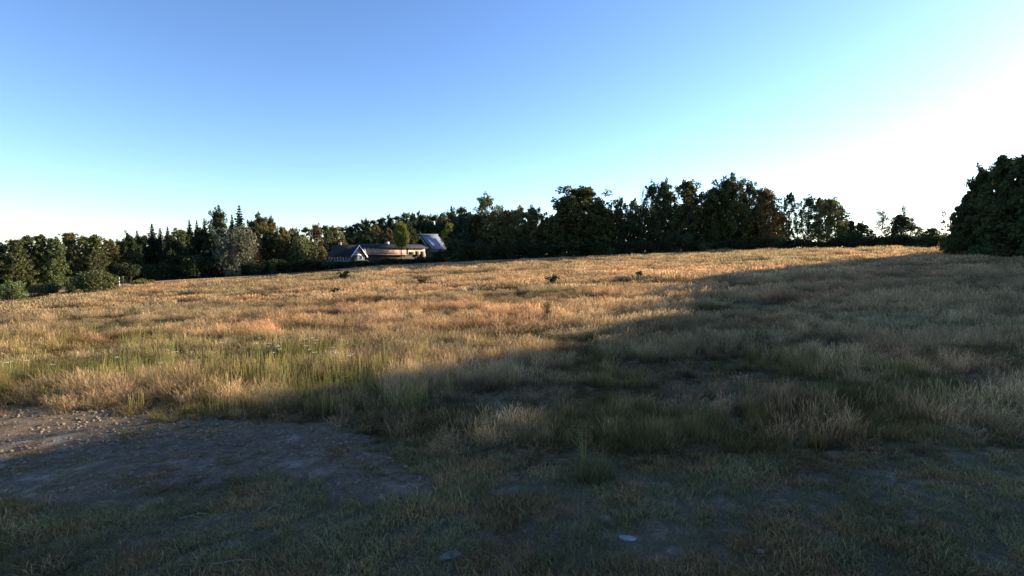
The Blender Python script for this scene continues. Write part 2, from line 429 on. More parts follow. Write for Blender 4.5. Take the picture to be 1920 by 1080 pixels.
KIND = {'broad': 'broadleaf_tree', 'dense': 'broadleaf_tree', 'airy': 'broadleaf_tree', 'slim': 'broadleaf_tree', 'spruce': 'spruce_tree', 'open_spruce': 'spruce_tree',
        'pine': 'pine_tree', 'birch': 'birch_tree', 'bush': 'bush', 'spiky': 'bush', 'snag': 'dead_tree', 'leafy_snag': 'young_tree'}

def plant(kind, px, top, Y, wpx, m, label=None, group=None, v=0, lift=0, name=None, x=None, h=None, w=None, tm=None, cat=None):
    """a tree or bush standing on the terrain; height and width in metres follow from how large it looks at distance Y"""
    (crown, trunk), H0, W0 = PR[kind][v % len(PR[kind])]
    if x is None: x = (px - 960) / F * Y
    z = g1(x, Y) + lift
    if h is None: h = P(px, top, Y)[2] - z
    if w is None: w = wpx * Y / F
    root = empty(name or KIND[kind], (x, Y, z - .05)); root.rotation_euler = (0, 0, random.uniform(0, 6.28))
    tag(root, label, cat or {'bush': 'bush', 'spiky': 'bush'}.get(kind, 'tree'), group)
    s = (w / W0, w / W0, h / H0)
    for me, nm, mm in ((crown, 'crown', M[m]), (trunk, 'stem' if kind in ('bush', 'spiky') else 'trunk', M[tm or ('birch' if kind == 'birch' else 'deadwood' if kind == 'snag' else 'bark')])):
        if me is None: continue
        if not me.materials: me.materials.append(mm)
        o = bpy.data.objects.new(nm, me); col.objects.link(o); o.parent = root
        o.material_slots[0].link = 'OBJECT'; o.material_slots[0].material = mm
        o.scale = s
    return root

# ------------------------------------------------------------------ ground: one sheet to the horizon
def ground():
    a = np.linspace(-1, 1, 640); xs = np.sinh(a * 6.6) / math.sinh(6.6) * 2500
    b = np.linspace(-.55, 1, 520); ys = 15 + np.sinh(b * 6.8) / math.sinh(6.8) * 2600
    X, Y = np.meshgrid(xs, ys); Z = G(X, Y)
    near = np.exp(-((X / 40) ** 2 + ((Y - 14) / 40) ** 2))
    Z = Z + near * (.10 * (fbm(X * .5, Y * .5, 5) - .5) + .07 * (fbm(X * 2.2, Y * 2.2, 6) - .5))
    cl = zone_bare(X.ravel(), Y.ravel()).reshape(X.shape) * near
    Z = Z + cl * (.10 * np.abs(fbm(X * 2.6, Y * 3.4, 8, 3) - .5) * 2 + .05 * sstep(.55, .75, fbm(X * 5, Y * 6, 9, 2)))
    n, m = X.shape; v = np.stack([X, Y, Z], -1).reshape(-1, 3)
    i = np.arange((n - 1) * (m - 1)); r_, c_ = i // (m - 1), i % (m - 1); k = r_ * m + c_
    q = np.stack([k, k + 1, k + m + 1, k + m], -1)
    bare = zone_bare(v[:, 0], v[:, 1]).astype(float); turf = zone_turf(v[:, 0], v[:, 1]).astype(float)
    me = mesh_np('ground', v, q, None, {'bare': (bare, 'POINT'), 'turf': (turf, 'POINT')}, True)
    mt, n_ = mat('meadow_soil'); L = n_.links
    tc = N(n_, 'ShaderNodeTexCoord')
    def noise(sc, det=8, ro=.6):
        x = N(n_, 'ShaderNodeTexNoise'); x.inputs['Scale'].default_value = sc; x.inputs['Detail'].default_value = det; x.inputs['Roughness'].default_value = ro
        L.new(tc.outputs['Object'], x.inputs['Vector']); return x
    def mix(f, c1, c2):
        x = N(n_, 'ShaderNodeMix', data_type='RGBA')
        for s_, c in ((6, c1), (7, c2)):
            if isinstance(c, tuple): x.inputs[s_].default_value = (*c, 1)
            else: L.new(c, x.inputs[s_])
        L.new(f, x.inputs[0]); return x.outputs[2]
    def ramp(src, lo, hi):
        x = N(n_, 'ShaderNodeMapRange'); x.inputs[1].default_value = lo; x.inputs[2].default_value = hi; x.interpolation_type = 'SMOOTHSTEP'; L.new(src, x.inputs[0]); return x.outputs[0]
    big = noise(.5); mid = noise(3.5); fine = noise(28, 6, .7)
    earth = mix(ramp(mid.outputs['Fac'], .35, .68), (.135, .100, .066), (.30, .235, .165))
    earth = mix(ramp(fine.outputs['Fac'], .35, .7), (.11, .083, .055), earth)
    pale = mix(ramp(big.outputs['Fac'], .56, .68), earth, (.33, .28, .22))
    thatch = mix(ramp(mid.outputs['Fac'], .4, .65), (.070, .062, .028), (.19, .145, .075))
    ab = N(n_, 'ShaderNodeAttribute', attribute_name='bare'); at = N(n_, 'ShaderNodeAttribute', attribute_name='turf')
    turfc = mix(ramp(mid.outputs['Fac'], .47, .64), (.11, .10, .058), pale)
    c = mix(at.outputs['Fac'], thatch, turfc); c = mix(ab.outputs['Fac'], c, pale)
    b_ = N(n_, 'ShaderNodeBsdfPrincipled'); b_.inputs['Roughness'].default_value = .95; b_.inputs['Specular IOR Level'].default_value = .15
    bp = N(n_, 'ShaderNodeBump'); bp.inputs['Strength'].default_value = .9; bp.inputs['Distance'].default_value = .06
    ad = N(n_, 'ShaderNodeMath', operation='ADD'); L.new(mid.outputs['Fac'], ad.inputs[0]); L.new(fine.outputs['Fac'], ad.inputs[1]); L.new(ad.outputs[0], bp.inputs['Height'])
    o = N(n_, 'ShaderNodeOutputMaterial'); L.new(c, b_.inputs['Base Color']); L.new(bp.outputs[0], b_.inputs['Normal']); L.new(b_.outputs[0], o.inputs[0])
    ob = bpy.data.objects.new('ground', me); col.objects.link(ob); me.materials.append(mt); ob['kind'] = 'structure'
ground()

def path():
    """pale farm track along the far side of the meadow"""
    us = np.linspace(-1.0, .78, 160); v = []
    for u in us:
        yc = edgeY(u) + 3.2
        for k in range(5):
            y = yc - 1.3 + k * .65; x = u * y; v.append((x, y, g1(x, y) + .10 + .05 * (1 - abs(k - 2) / 2)))
    q = [(i * 5 + k, i * 5 + k + 1, i * 5 + k + 6, i * 5 + k + 5) for i in range(len(us) - 1) for k in range(4)]
    me = mesh_np('path', np.array(v), np.array(q)[:, ::-1], None, None, True)
    o = bpy.data.objects.new('path', me); col.objects.link(o); me.materials.append(plain('pale_gravel', (.30, .225, .15), .95, .15, .6, .3)); o['kind'] = 'structure'
path()

# ------------------------------------------------------------------ grass
def tuft(name, n, rad, h0, h1, wd, lean, m, seg=2, seed=0, head=0.):
    """a clump of separate curved blades"""
    r = np.random.default_rng(seed); a = r.uniform(0, 6.28, n); d = rad * r.random(n) ** .5
    bx, by = np.cos(a) * d, np.sin(a) * d; h = r.uniform(h0, h1, n); th = r.uniform(0, 6.28, n); le = r.uniform(.1, 1, n) * lean * h
    face = th + r.uniform(-1.2, 1.2, n) + math.pi / 2; V = []; Q = []; T = []; HG = []; w_ = wd * r.uniform(.6, 1.4, n)
    prof = [1, .85, .0] if not head else [.55, .5, 1.0 * head, 0]
    ts = [0, .55, 1] if not head else [0, .72, .86, 1]
    vs = []; hg = []
    for t, p in zip(ts, prof):
        cx = bx + np.cos(th) * le * t * t; cy = by + np.sin(th) * le * t * t; cz = h * t * (1 - .15 * lean * t)
        for sgn in ((-1, 1) if p > 0 else (0,)):
            vs.append(np.stack([cx + np.cos(face) * w_ * p * .5 * sgn, cy + np.sin(face) * w_ * p * .5 * sgn, cz], -1)); hg.append(np.full(n, t))
    k = len(vs); v = np.stack(vs, 1).reshape(-1, 3); g = np.stack(hg, 1).ravel(); i0 = np.arange(n) * k
    q = [np.stack([i0 + 2 * j, i0 + 2 * j + 1, i0 + 2 * j + 3, i0 + 2 * j + 2], -1) for j in range(len(ts) - 2)]
    t = np.stack([i0 + k - 3, i0 + k - 2, i0 + k - 1], -1)
    me = mesh_np(name, v, np.concatenate(q), t, {'hgt': (g, 'POINT'), 'rnd': (np.repeat(r.random(n), k), 'POINT')})
    me.materials.append(m); return bpy.data.objects.new(name, me)

def weed(name, n, h0, h1, m, seed, rad=.35, leaf=.05):
    """upright leafy stalks"""
    r = np.random.default_rng(seed); cs = []; hg = []; V = []; Q = []; HG = []; RN = []; base = 0
    for i in range(n):
        a = r.uniform(0, 6.28); d = rad * r.random() ** .5; x, y = math.cos(a) * d, math.sin(a) * d; h = r.uniform(h0, h1); lx, ly = r.normal(size=2) * .07
        k = int(h / .04)
        for j in range(k):
            t = (j + 1) / k; z = h * t; th = j * 2.4 + i; l = leaf * (1.15 - .6 * t) * r.uniform(.7, 1.2)
            p = np.array([x + lx * t, y + ly * t, z]); dr = np.array([math.cos(th), math.sin(th), .5]); sd = np.array([-math.sin(th), math.cos(th), 0])
            V += [p, p + dr * l * .5 + sd * l * .25, p + dr * l, p + dr * l * .5 - sd * l * .25]; Q.append(range(base, base + 4)); base += 4; HG += [t] * 4; RN += [r.random()] * 4
        s = .005
        V += [np.array([x - s, y, 0]), np.array([x + s, y, 0]), np.array([x + lx + s, y + ly, h]), np.array([x + lx - s, y + ly, h])]; Q.append(range(base, base + 4)); base += 4; HG += [.2, .2, 1, 1]; RN += [.5] * 4
    me = mesh_np(name, np.array(V), np.array([list(q) for q in Q]), None, {'hgt': (HG, 'POINT'), 'rnd': (RN, 'POINT')}); me.materials.append(m)
    return bpy.data.objects.new(name, me)

def scatter(name, protos, pos, rot, scale, idx, tint, label, cat):
    """a field of clumps: points with their own turn, size and tint, instanced by geometry nodes"""
    pc = bpy.data.collections.new(name + '_clumps')
    for p in protos: pc.objects.link(p)
    me = bpy.data.meshes.new(name); me.vertices.add(len(pos)); me.vertices.foreach_set('co', np.asarray(pos, np.float32).ravel())
    for nm, ty, key, a in (('rot', 'FLOAT_VECTOR', 'vector', rot), ('scl', 'FLOAT_VECTOR', 'vector', scale), ('idx', 'INT', 'value', idx), ('tint', 'FLOAT_COLOR', 'color', tint)):
        at = me.attributes.new(nm, ty, 'POINT'); at.data.foreach_set(key, np.asarray(a, np.int32 if ty == 'INT' else np.float32).ravel())
    ob = bpy.data.objects.new(name, me); col.objects.link(ob); tag(ob, label, cat, kind='stuff')
    ng = bpy.data.node_groups.new(name, 'GeometryNodeTree')
    ng.interface.new_socket('Geometry', in_out='INPUT', socket_type='NodeSocketGeometry'); ng.interface.new_socket('Geometry', in_out='OUTPUT', socket_type='NodeSocketGeometry')
    gi = ng.nodes.new('NodeGroupInput'); go = ng.nodes.new('NodeGroupOutput'); ip = ng.nodes.new('GeometryNodeInstanceOnPoints'); ci = ng.nodes.new('GeometryNodeCollectionInfo')
    ci.inputs[0].default_value = pc; ci.inputs['Separate Children'].default_value = True; ci.inputs['Reset Children'].default_value = True
    def na(n, t):
        x = ng.nodes.new('GeometryNodeInputNamedAttribute'); x.data_type = t; x.inputs[0].default_value = n; return x.outputs[0]
    ng.links.new(gi.outputs[0], ip.inputs['Points']); ng.links.new(ci.outputs[0], ip.inputs['Instance']); ip.inputs['Pick Instance'].default_value = True
    ng.links.new(na('idx', 'INT'), ip.inputs['Instance Index'])
    e = ng.nodes.new('FunctionNodeEulerToRotation'); ng.links.new(na('rot', 'FLOAT_VECTOR'), e.inputs[0]); ng.links.new(e.outputs[0], ip.inputs['Rotation'])
    ng.links.new(na('scl', 'FLOAT_VECTOR'), ip.inputs['Scale']); ng.links.new(ip.outputs[0], go.inputs[0])
    md = ob.modifiers.new('clumps', 'NODES'); md.node_group = ng
    print(name, len(pos)); return ob

def sample(bands, seed, umax=1.12):
    r = np.random.default_rng(seed); out = []
    for y0, y1, dens in bands:
        xm = umax * y1; A = 2 * xm * (y1 - y0); n = int(A * dens)
        x = r.uniform(-xm, xm, n); y = r.uniform(y0, y1, n); k = np.abs(x) < umax * y + 1.5
        out.append(np.stack([x[k], y[k]], -1))
    p = np.concatenate(out); return p[:, 0], p[:, 1], r

mt_straw = blade_mat('straw_blades', (.115, .108, .054), (.55, .43, .26), .45)
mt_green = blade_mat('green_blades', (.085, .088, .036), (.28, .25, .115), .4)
mt_turf = blade_mat('turf_blades', (.125, .115, .055), (.33, .28, .145), .35)
mt_weed = blade_mat('weed_leaves', (.085, .105, .030), (.36, .33, .11), .4)

def tall_grass():
    x, y, r = sample([(8, 20, 11), (20, 35, 8), (35, 60, 4.2), (60, 90, 2.4), (90, 131, 1.7)], 1)
    u = x / np.maximum(y, 1)
    cx_, cy_ = jit(x, y, .5, .9, 71); corner = inpoly(cx_, cy_, CORNER)
    k = (~zone_turf(x, y) | corner) & (y < edgeY(u) - .2); x, y, u, corner = x[k], y[k], u[k], corner[k]
    n = len(x)
    hn = fbm(x * .11, y * .16, 21); hn2 = fbm(x * .42, y * .55, 22, 3)
    gap = fbm(x * .16 + 9, y * .34, 23, 3); hx, hy = jit(x, y, .8, .5, 73)
    for p in HOLLOWS: gap = np.where(inpoly(hx, hy, p), .25 + .12 * r.random(n), gap)
    #                        # hollows where the growth is low and dark
    keep = (gap > .37) | (r.random(n) < .58); x, y, u, hn, hn2, gap, corner = [q[keep] for q in (x, y, u, hn, hn2, gap, corner)]; n = len(x)
    low = sstep(.46, .34, gap)
    hs = (.40 + .95 * hn + .75 * (hn2 - .5)) * (1 - .5 * low) * r.uniform(.6, 1.25, n) * (1 - .6 * sstep(10, 3, edgeY(u) - y))
    rim = zone_turf(x, y - .7).astype(float) * .35 + zone_turf(x, y - 1.6).astype(float) * .22; hs = np.where(corner, .30, hs * (1 - rim))
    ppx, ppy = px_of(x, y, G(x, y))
    # greener, herb rich ground in front on the left; mostly ripe straw farther back
    greenz = sstep(600, 690, ppy) * (.40 * sstep(1100, 500, ppx) + .50 * sstep(900, 1200, ppx))  # right hand term adds darker green blades, painting shade into the meadow colour
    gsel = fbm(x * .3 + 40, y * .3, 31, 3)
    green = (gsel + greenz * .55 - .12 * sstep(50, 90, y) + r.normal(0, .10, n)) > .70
    lod = np.where(y < 26, 0, np.where(y < 55, 1, 2))
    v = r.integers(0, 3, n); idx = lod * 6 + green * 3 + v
    wide = np.where(lod == 2, 1.25, 1.0)
    c1 = fbm(x * .07, y * .11, 41, 3)[:, None]; c2 = fbm(x * .5, y * .8, 42, 3)[:, None]
    t = np.array([1.08, .92, .80]) * sstep(.35, .65, c1) + np.array([.78, .76, .66]) * (1 - sstep(.35, .65, c1))
    dk = sstep(.60, .72, fbm(x * .33 + 3, y * .62, 47, 3))[:, None]; t = t * (.40 + 1.2 * c2) * (1 - .28 * low[:, None]) * (1 - .35 * dk) * r.uniform(.82, 1.18, (n, 1))
    redd = sstep(.55, .7, fbm(x * .13 + 7, y * .2, 43, 3))[:, None]; t = t * (1 + redd * np.array([.06, -.05, -.06]))
    z = G(x, y) - .02
    rot = np.stack([r.normal(0, .06, n), r.normal(0, .06, n), r.uniform(0, 6.28, n)], -1)
    scl = np.stack([wide * r.uniform(.85, 1.25, n), wide * r.uniform(.85, 1.25, n), hs], -1)
    protos = []
    for lod_, (cnt, rad, wd, sg) in enumerate([(58, .28, .0085, 2), (44, .42, .018, 2), (36, .75, .050, 2)]):
        for g_ in (0, 1):
            for s in range(3):
                q = 'abcdefghijklmnopqr'[lod_ * 6 + g_ * 3 + s]
                if g_ == 0: p = tuft('grass_clump_' + q, cnt, rad, .40, .98, wd, .5, mt_straw, seed=200 + lod_ * 10 + s, head=1.15)
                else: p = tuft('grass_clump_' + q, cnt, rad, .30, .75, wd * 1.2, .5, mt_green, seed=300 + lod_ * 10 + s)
                protos.append(p)
    tint = np.concatenate([t, np.ones((n, 1))], 1)
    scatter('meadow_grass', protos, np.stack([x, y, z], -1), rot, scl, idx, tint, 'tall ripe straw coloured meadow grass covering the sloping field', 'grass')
tall_grass()

def short_grass():
    x, y, r = sample([(5.5, 9, 75), (9, 14, 60), (14, 22, 36)], 2, 1.2)
    k = zone_turf(x, y); x, y = x[k], y[k]; n = len(x)
    b = zone_bare(x, y); d = fbm(x * .9, y * .9, 51, 4); d2 = fbm(x * 3, y * 3, 52, 2)
    keep = np.where(b, (d + .2 * d2 > .56) & (r.random(n) < .85) | (r.random(n) < .12), (d + .3 * d2 > .52) | (r.random(n) < .25))
    x, y, b, d = x[keep], y[keep], b[keep], d[keep]; n = len(x)
    c = fbm(x * .6, y * .6, 53, 3)[:, None]; dry = sstep(.40, .64, fbm(x * 1.1, y * 1.1, 54, 3))[:, None]
    t = np.array([.95, 1.0, .9]) * (.30 + 1.35 * c) * (1 - dry) + np.array([1.35, 1.05, .95]) * dry * (.35 + 1.2 * c)
    s = r.uniform(.4, 1.25, n) * (.35 + 1.5 * fbm(x * .9, y * .9, 55, 3)) * np.where(b, .6, 1)
    protos = [tuft('turf_clump_' + 'abcd'[i], 34, .15, .05, .15, .007, .9, mt_turf, seed=400 + i) for i in range(4)]
    scatter('short_grass', protos, np.stack([x, y, G(x, y) - .01], -1), np.stack([r.normal(0, .15, n), r.normal(0, .15, n), r.uniform(0, 6.28, n)], -1),
            np.stack([s + .35, s + .35, s], -1), r.integers(0, 4, n), np.concatenate([t, np.ones((n, 1))], 1), 'short trodden green turf around the bare earth in the foreground', 'grass')
short_grass()

def herbs():
    x, y, r = sample([(14, 34, 3.6), (34, 60, .9)], 3)
    k = ~zone_turf(x, y) & (y < 60); x, y = x[k], y[k]
    ppx, ppy = px_of(x, y, G(x, y))
    w_ = fbm(x * .35, y * .35, 61, 3); pr = sstep(.45, .6, w_) * (.05 + 1.2 * sstep(1000, 500, ppx) * sstep(600, 650, ppy))
    wx, wy = jit(x, y, .5, .9, 75); pr = np.where(inpoly(wx, wy, WEEDS), 1.0, pr); k = r.random(len(x)) < pr; x, y = x[k], y[k]; n = len(x)
    c = fbm(x * .8, y * .8, 62, 3)[:, None]; t = np.ones((n, 3)) * (.6 + .8 * c)
    protos = [weed('herb_clump_' + 'abc'[i], 9, .6, 1.1, mt_weed, 500 + i) for i in range(3)]
    s = r.uniform(.65, 1.15, n)
    scatter('wild_herbs', protos, np.stack([x, y, G(x, y)], -1), np.stack([r.normal(0, .05, n), r.normal(0, .05, n), r.uniform(0, 6.28, n)], -1),
            np.stack([s, s, s], -1), r.integers(0, 3, n), np.concatenate([t, np.ones((n, 1))], 1), 'upright yellow green leafy weeds mixed into the left front of the meadow', 'wild plants')
herbs()


# ------------------------------------------------------------------ woodland: (kind, px, top, dist beyond edge, width px, material, variant, label or None)
def T(kind, px, top, dy, wpx, m, v, label=None, group=None, **k):
    Y = float(edgeY((px - 960) / F)) + dy
    return plant(kind, px, top, Y, wpx, m, label, group, v, **k)

FILL = 'trees filling the woodland behind the meadow'
# left wood: a row of sunlit ash like trees
rowl = [(-62, 462, 44, 'ash'), (-30, 455, 42, 'oak'), (4, 457, 38, 'ash'), (31, 450, 34, 'ash'), (55, 442, 32, 'oak'), (80, 440, 34, 'ash'), (106, 446, 32, 'ash'), (133, 437, 34, 'olive'), (158, 443, 30, 'ash'), (181, 440, 34, 'ash'), (208, 450, 32, 'olive'), (232, 452, 30, 'ash')]
lab = [None, None, 'sunlit tree at the far left end of the wood, behind the first round bush', 'sunlit tree second from the left end of the wood', 'darker sunlit tree third from the left end of the wood',
       'sunlit tree fourth from the left end of the wood', 'lower sunlit tree between two taller ones, fifth from the left end', 'pale topped olive tree behind the gap left of the large round bush',
       'sunlit tree directly left of the large round bush', 'sunlit tree rising directly behind the large round bush', 'olive sunlit tree right of the large round bush', 'sunlit green tree above the white post']
for i, (px, top, wp, m) in enumerate(rowl):
    T('slim', px, top, 9 + (i % 3) * 2.5, wp * 1.15, m, i, lab[i] or nth(i) + ' leafy tree from the outer left end of the wood, outside the photo', 'sunlit trees in the left wood')
for i, px in enumerate(range(-70, 260, 27)):
    T('dense', px, 466 + (i * 7) % 12, 20 + i % 3 * 3, 44, 'hedge', i, nth(i) + ' from the left of the shaded green trees deep in the left wood', FILL)
# dark spruces and mixed trees between the left wood and the house
for i, (kd, px, top, dy, wp, m, lb) in enumerate([
    ('spruce', 222, 447, 19, 37, 'spruce', 'small dark spruce tip at the left end of the conifers'),
    ('spruce', 243, 441, 17, 40, 'spruce', 'dark spruce second from the left end of the conifers'),
    ('spruce', 260, 432, 18, 40, 'spruce', 'dark narrow spruce left of the twin topped spruces'),
    ('spruce', 288, 419, 17, 52, 'spruce', 'taller dark spruce, left one of the twin tops above the low shrub'),
    ('spruce', 303, 427, 15, 43, 'pine', 'olive tinged spruce, right one of the twin tops above the low shrub'),
    ('spruce', 317, 424, 20, 37, 'spruce', 'small pointed spruce tip right of the twin tops'),
    ('slim', 338, 430, 14, 40, 'ash', 'rounded green tree between two groups of spruce tips'),
    ('spruce', 358, 412, 20, 40, 'spruce', 'dark spruce, left one of the three close tips left of the round dark crown'),
    ('spruce', 372, 412, 18, 34, 'spruce', 'dark spruce, middle one of the three close tips left of the round dark crown'),
    ('spruce', 386, 409, 19, 40, 'spruce', 'dark spruce, right one of the three close tips left of the round dark crown'),
    ('broad', 412, 394, 20, 42, 'oak', 'tall round dark crown just left of the tallest spruce'),
    ('spruce', 438, 402, 19, 40, 'spruce', 'shorter spruce touching the left side of the tallest spruce'),
    ('open_spruce', 452, 385, 16, 62, 'spruce', 'tallest pointed spruce with open whorls of branches'),
    ('broad', 474, 414, 18, 34, 'oak', 'dark rounded tree right of the tallest spruce'),
    ('broad', 490, 406, 17, 44, 'olive', 'wide pale olive sunlit crown right of the tallest spruce'),
    ('broad', 508, 409, 20, 36, 'olive', 'second pale olive crown behind the widest one'),
    ('broad', 531, 426, 15, 44, 'olive', 'low spreading olive tree left of the dark pine'),
    ('broad', 551, 428, 18, 34, 'grey', 'pale grey green tree left of the dark pine'),
    ('pine', 575, 425, 22, 30, 'pine', 'small dark pine left of the rusty sunlit tree'),
    ('broad', 594, 422, 18, 32, 'brown', 'rusty brown sunlit tree above the left end of the dark roof'),
    ('broad', 612, 423, 36, 32, 'oak', 'dark green tree between the rusty tree and the yellow lit tree'),
    ('broad', 628, 424, 38, 40, 'olive', 'yellow lit tree right above the dark roofed house'),
    ('spruce', 475, 436, 9, 44, 'brown', 'reddish brown conifer right of the pale willow like shrub')]):
    T(kd, px, top, dy, wp, m, i, lb)
T('spiky', 440, 432, 7, 74, 'grey', 0, 'large pale grey green willow bush sunlit in front of the dark trees', name='willow_bush')
T('spiky', 462, 428, 8.5, 46, 'grey', 1, 'second pale willow bush, right behind the large one', name='willow_bush')
T('bush', 434, 470, 5.5, 40, 'grey', 2, 'low pale lit shrub at the foot of the willow bush')
T('spiky', 572, 446, 8, 48, 'ash', 1, 'upright feathery shrub left of the dark roofed house')
T('bush', 598, 456, 8, 34, 'olive', 1, 'small olive shrub touching the left end of the house')
T('bush', 380, 472, 6, 70, 'hedge', 0, 'wide dark rounded shrub in the shade left of the willow bush')
T('bush', 585, 482, 5, 84, 'hedge', 1, 'wide low dark green shrub in front of the house left end')
for i, px in enumerate(range(245, 640, 26)):
    T('dense', px, (439 if px < 410 else 448) + (i * 5) % 12 - (12 if 330 < px < 560 else 0), 12 + (i % 3) * 3 if px < 560 else 34, 40, 'hedge', i, nth(i) + ' from the left of the shaded dark trees under the spruce tips', FILL)
for i, px in enumerate(range(240, 600, 30)):
    T('bush', px, 492 - px * .02 + (i * 5) % 9, 6.5 + i % 2, 44, 'hedge', i, nth(i) + ' from the left of the low dark bushes under the spruces', 'dark bushes along the wood edge')

# ridge of pines and oaks behind the buildings
rg = [(642, 425, 'pine', 'pine'), (657, 424, 'broad', 'oak'), (671, 418, 'pine', 'pine'), (686, 413, 'broad', 'beech'), (702, 412, 'pine', 'pine'), (717, 408, 'pine', 'pine'), (733, 408, 'broad', 'oak'), (747, 404, 'pine', 'pine'), (759, 399, 'pine', 'pine'),
      (774, 400, 'broad', 'oak'), (789, 402, 'broad', 'beech'), (803, 405, 'broad', 'ash'), (817, 402, 'pine', 'pine'), (832, 400, 'broad', 'oak'), (848, 394, 'broad', 'beech'), (866, 387, 'pine', 'pine'), (880, 398, 'broad', 'oak')]
for i, (px, top, kd, m) in enumerate(rg):
    T(kd, px, top, (62 if px < 765 else 84) + (i % 2) * 4, 34, m, i, nth(i) + ' from the left of the skyline trees behind the buildings', 'trees on the ridge behind the buildings')
    T('dense', px + 6, top + 14, 52 if px < 765 else 74, 40, 'hedge' if i % 3 else 'oak', i, nth(i) + ' from the left of the round trees just under the ridge skyline', 'trees below the ridge line')
for i, (px, top, dy, wp, m, lb) in enumerate([
    (672, 436, 44, 36, 'ash', 'green lit round tree above the ridge of the dark roofed house'), (705, 424, 44, 44, 'olive', 'olive lit round tree left of the narrow yellow birch'),
    (727, 428, 42, 34, 'brown', 'brownish tree touching the left side of the narrow yellow birch'), (804, 410, 78, 40, 'ash', 'green tree behind the pale roof'),
    (830, 408, 76, 44, 'olive', 'olive lit tree above the twin stemmed birch'), (654, 446, 40, 34, 'hedge', 'dark tree right behind the roof ridge of the house'),
    (690, 444, 38, 40, 'oak', 'dark green tree behind the long stone building'), (722, 448, 36, 30, 'hedge', 'dark tree behind the middle of the long building'),
    (768, 424, 40, 30, 'hedge', 'dark tree left of the pale roof')]):
    T('dense', px, top, dy, wp, m, i, lb)
T('birch', 753, 419, 16, 26, 'yellow', 0, 'narrow yellow green birch rising in front of the long stone building', tm='bark')
T('birch', 843, 420, 36, 27, 'yellow', 1, 'yellow green birch with two white stems right of the pale roof')

# middle wood
for i, (kd, px, top, dy, wp, m, lb) in enumerate([
    ('dense', 868, 404, 16, 44, 'beech', 'dark tree right of the twin stemmed birch'),
    ('pine', 868, 389, 12, 30, 'pine', 'pointed dark pine left of the tall airy tree'),
    ('airy', 912, 366, 17, 56, 'ash', 'tall airy tree with see through crown above the middle wood'),
    ('broad', 897, 402, 13, 46, 'oak', 'dark tree below the left side of the airy tree'),
    ('broad', 925, 396, 11, 50, 'olive', 'olive sunlit tree below the right side of the airy tree'),
    ('broad', 950, 394, 13, 44, 'brown', 'brownish sunlit tree left of the two olive ones in the middle wood'),
    ('broad', 972, 392, 12, 44, 'olive', 'olive sunlit tree, left one of the pair beside the great dark crown'),
    ('broad', 1000, 390, 12, 46, 'olive', 'olive sunlit tree, right one of the pair beside the great dark crown'),
    ('slim', 955, 425, 7, 28, 'ash', 'small bright green tree hanging low in front of the olive trees'),
    ('broad', 1086, 350, 12, 108, 'beech', 'great dark beech with the widest domed crown left of the middle'),
    ('dense', 1056, 374, 9, 60, 'beech', 'lower dark tree on the left flank of the great beech'),
    ('dense', 1122, 378, 9, 56, 'beech', 'lower dark tree on the right flank of the great beech'),
    ('airy', 1162, 371, 14, 36, 'oak', 'thin crowned tree right of the great beech'),
    ('airy', 1186, 374, 16, 34, 'ash', 'second thin crowned tree, beside the bare snag'),
    ('airy', 1220, 343, 14, 40, 'oak', 'tall dark tree with open crown right of the bare snag'),
    ('broad', 1243, 342, 13, 40, 'oak', 'tall dark tree left of the flat topped round crown'),
    ('broad', 1287, 340, 12, 62, 'beech', 'dark tree with neat round dome between two gaps of sky'),
    ('broad', 1340, 352, 12, 60, 'beech', 'dark tree on the left shoulder of the highest crown'),
    ('broad', 1366, 335, 12, 74, 'beech', 'highest crown of the right hand wood'),
    ('airy', 1403, 341, 13, 46, 'oak', 'tree with a ragged top just right of the highest crown'),
    ('broad', 1432, 354, 11, 56, 'brown', 'brown tinged round tree at the right end of the dense wood'),
    ('airy', 1477, 363, 11, 36, 'oak', 'slender see through tree right of the brown tinged one'),
    ('airy', 1513, 367, 10, 34, 'oak', 'slender see through tree left of the olive lit one'),
    ('broad', 1550, 374, 9, 54, 'olive', 'olive lit tree at the right end of the wood'),
    ('airy', 1532, 371, 12, 40, 'oak', 'thin dark tree pressed against the left of the olive lit one'),
    ('airy', 1572, 392, 10, 40, 'ash', 'low drooping tree at the very right end of the wood'),
    ('dense', 1592, 414, 9, 28, 'hedge', 'small tree in the gap right of the wood'),
    ('dense', 1612, 418, 8, 44, 'hedge', 'low dark rounded tree left of the pale bare young tree'),
    ('dense', 1686, 404, 7, 58, 'oak', 'dark tree with bushy crown below the thin pale spire'),
    ('broad', 1742, 427, 4, 44, 'ash', 'small airy tree left of the big shaded mass')]):
    T(kd, px, top, dy, wp * (1.22 if px < 1590 else 1), m, i, lb)
T('snag', 1202, 345, 14, 30, 'oak', 0, 'bare dead snag with forked twigs against the sky')
T('leafy_snag', 1650, 391, 9, 34, 'grey', 0, 'pale thin young tree with almost bare twigs against white sky')
T('leafy_snag', 1690, 382, 8, 18, 'grey', 0, 'thin pale spire of twigs rising out of the dark bushy tree')
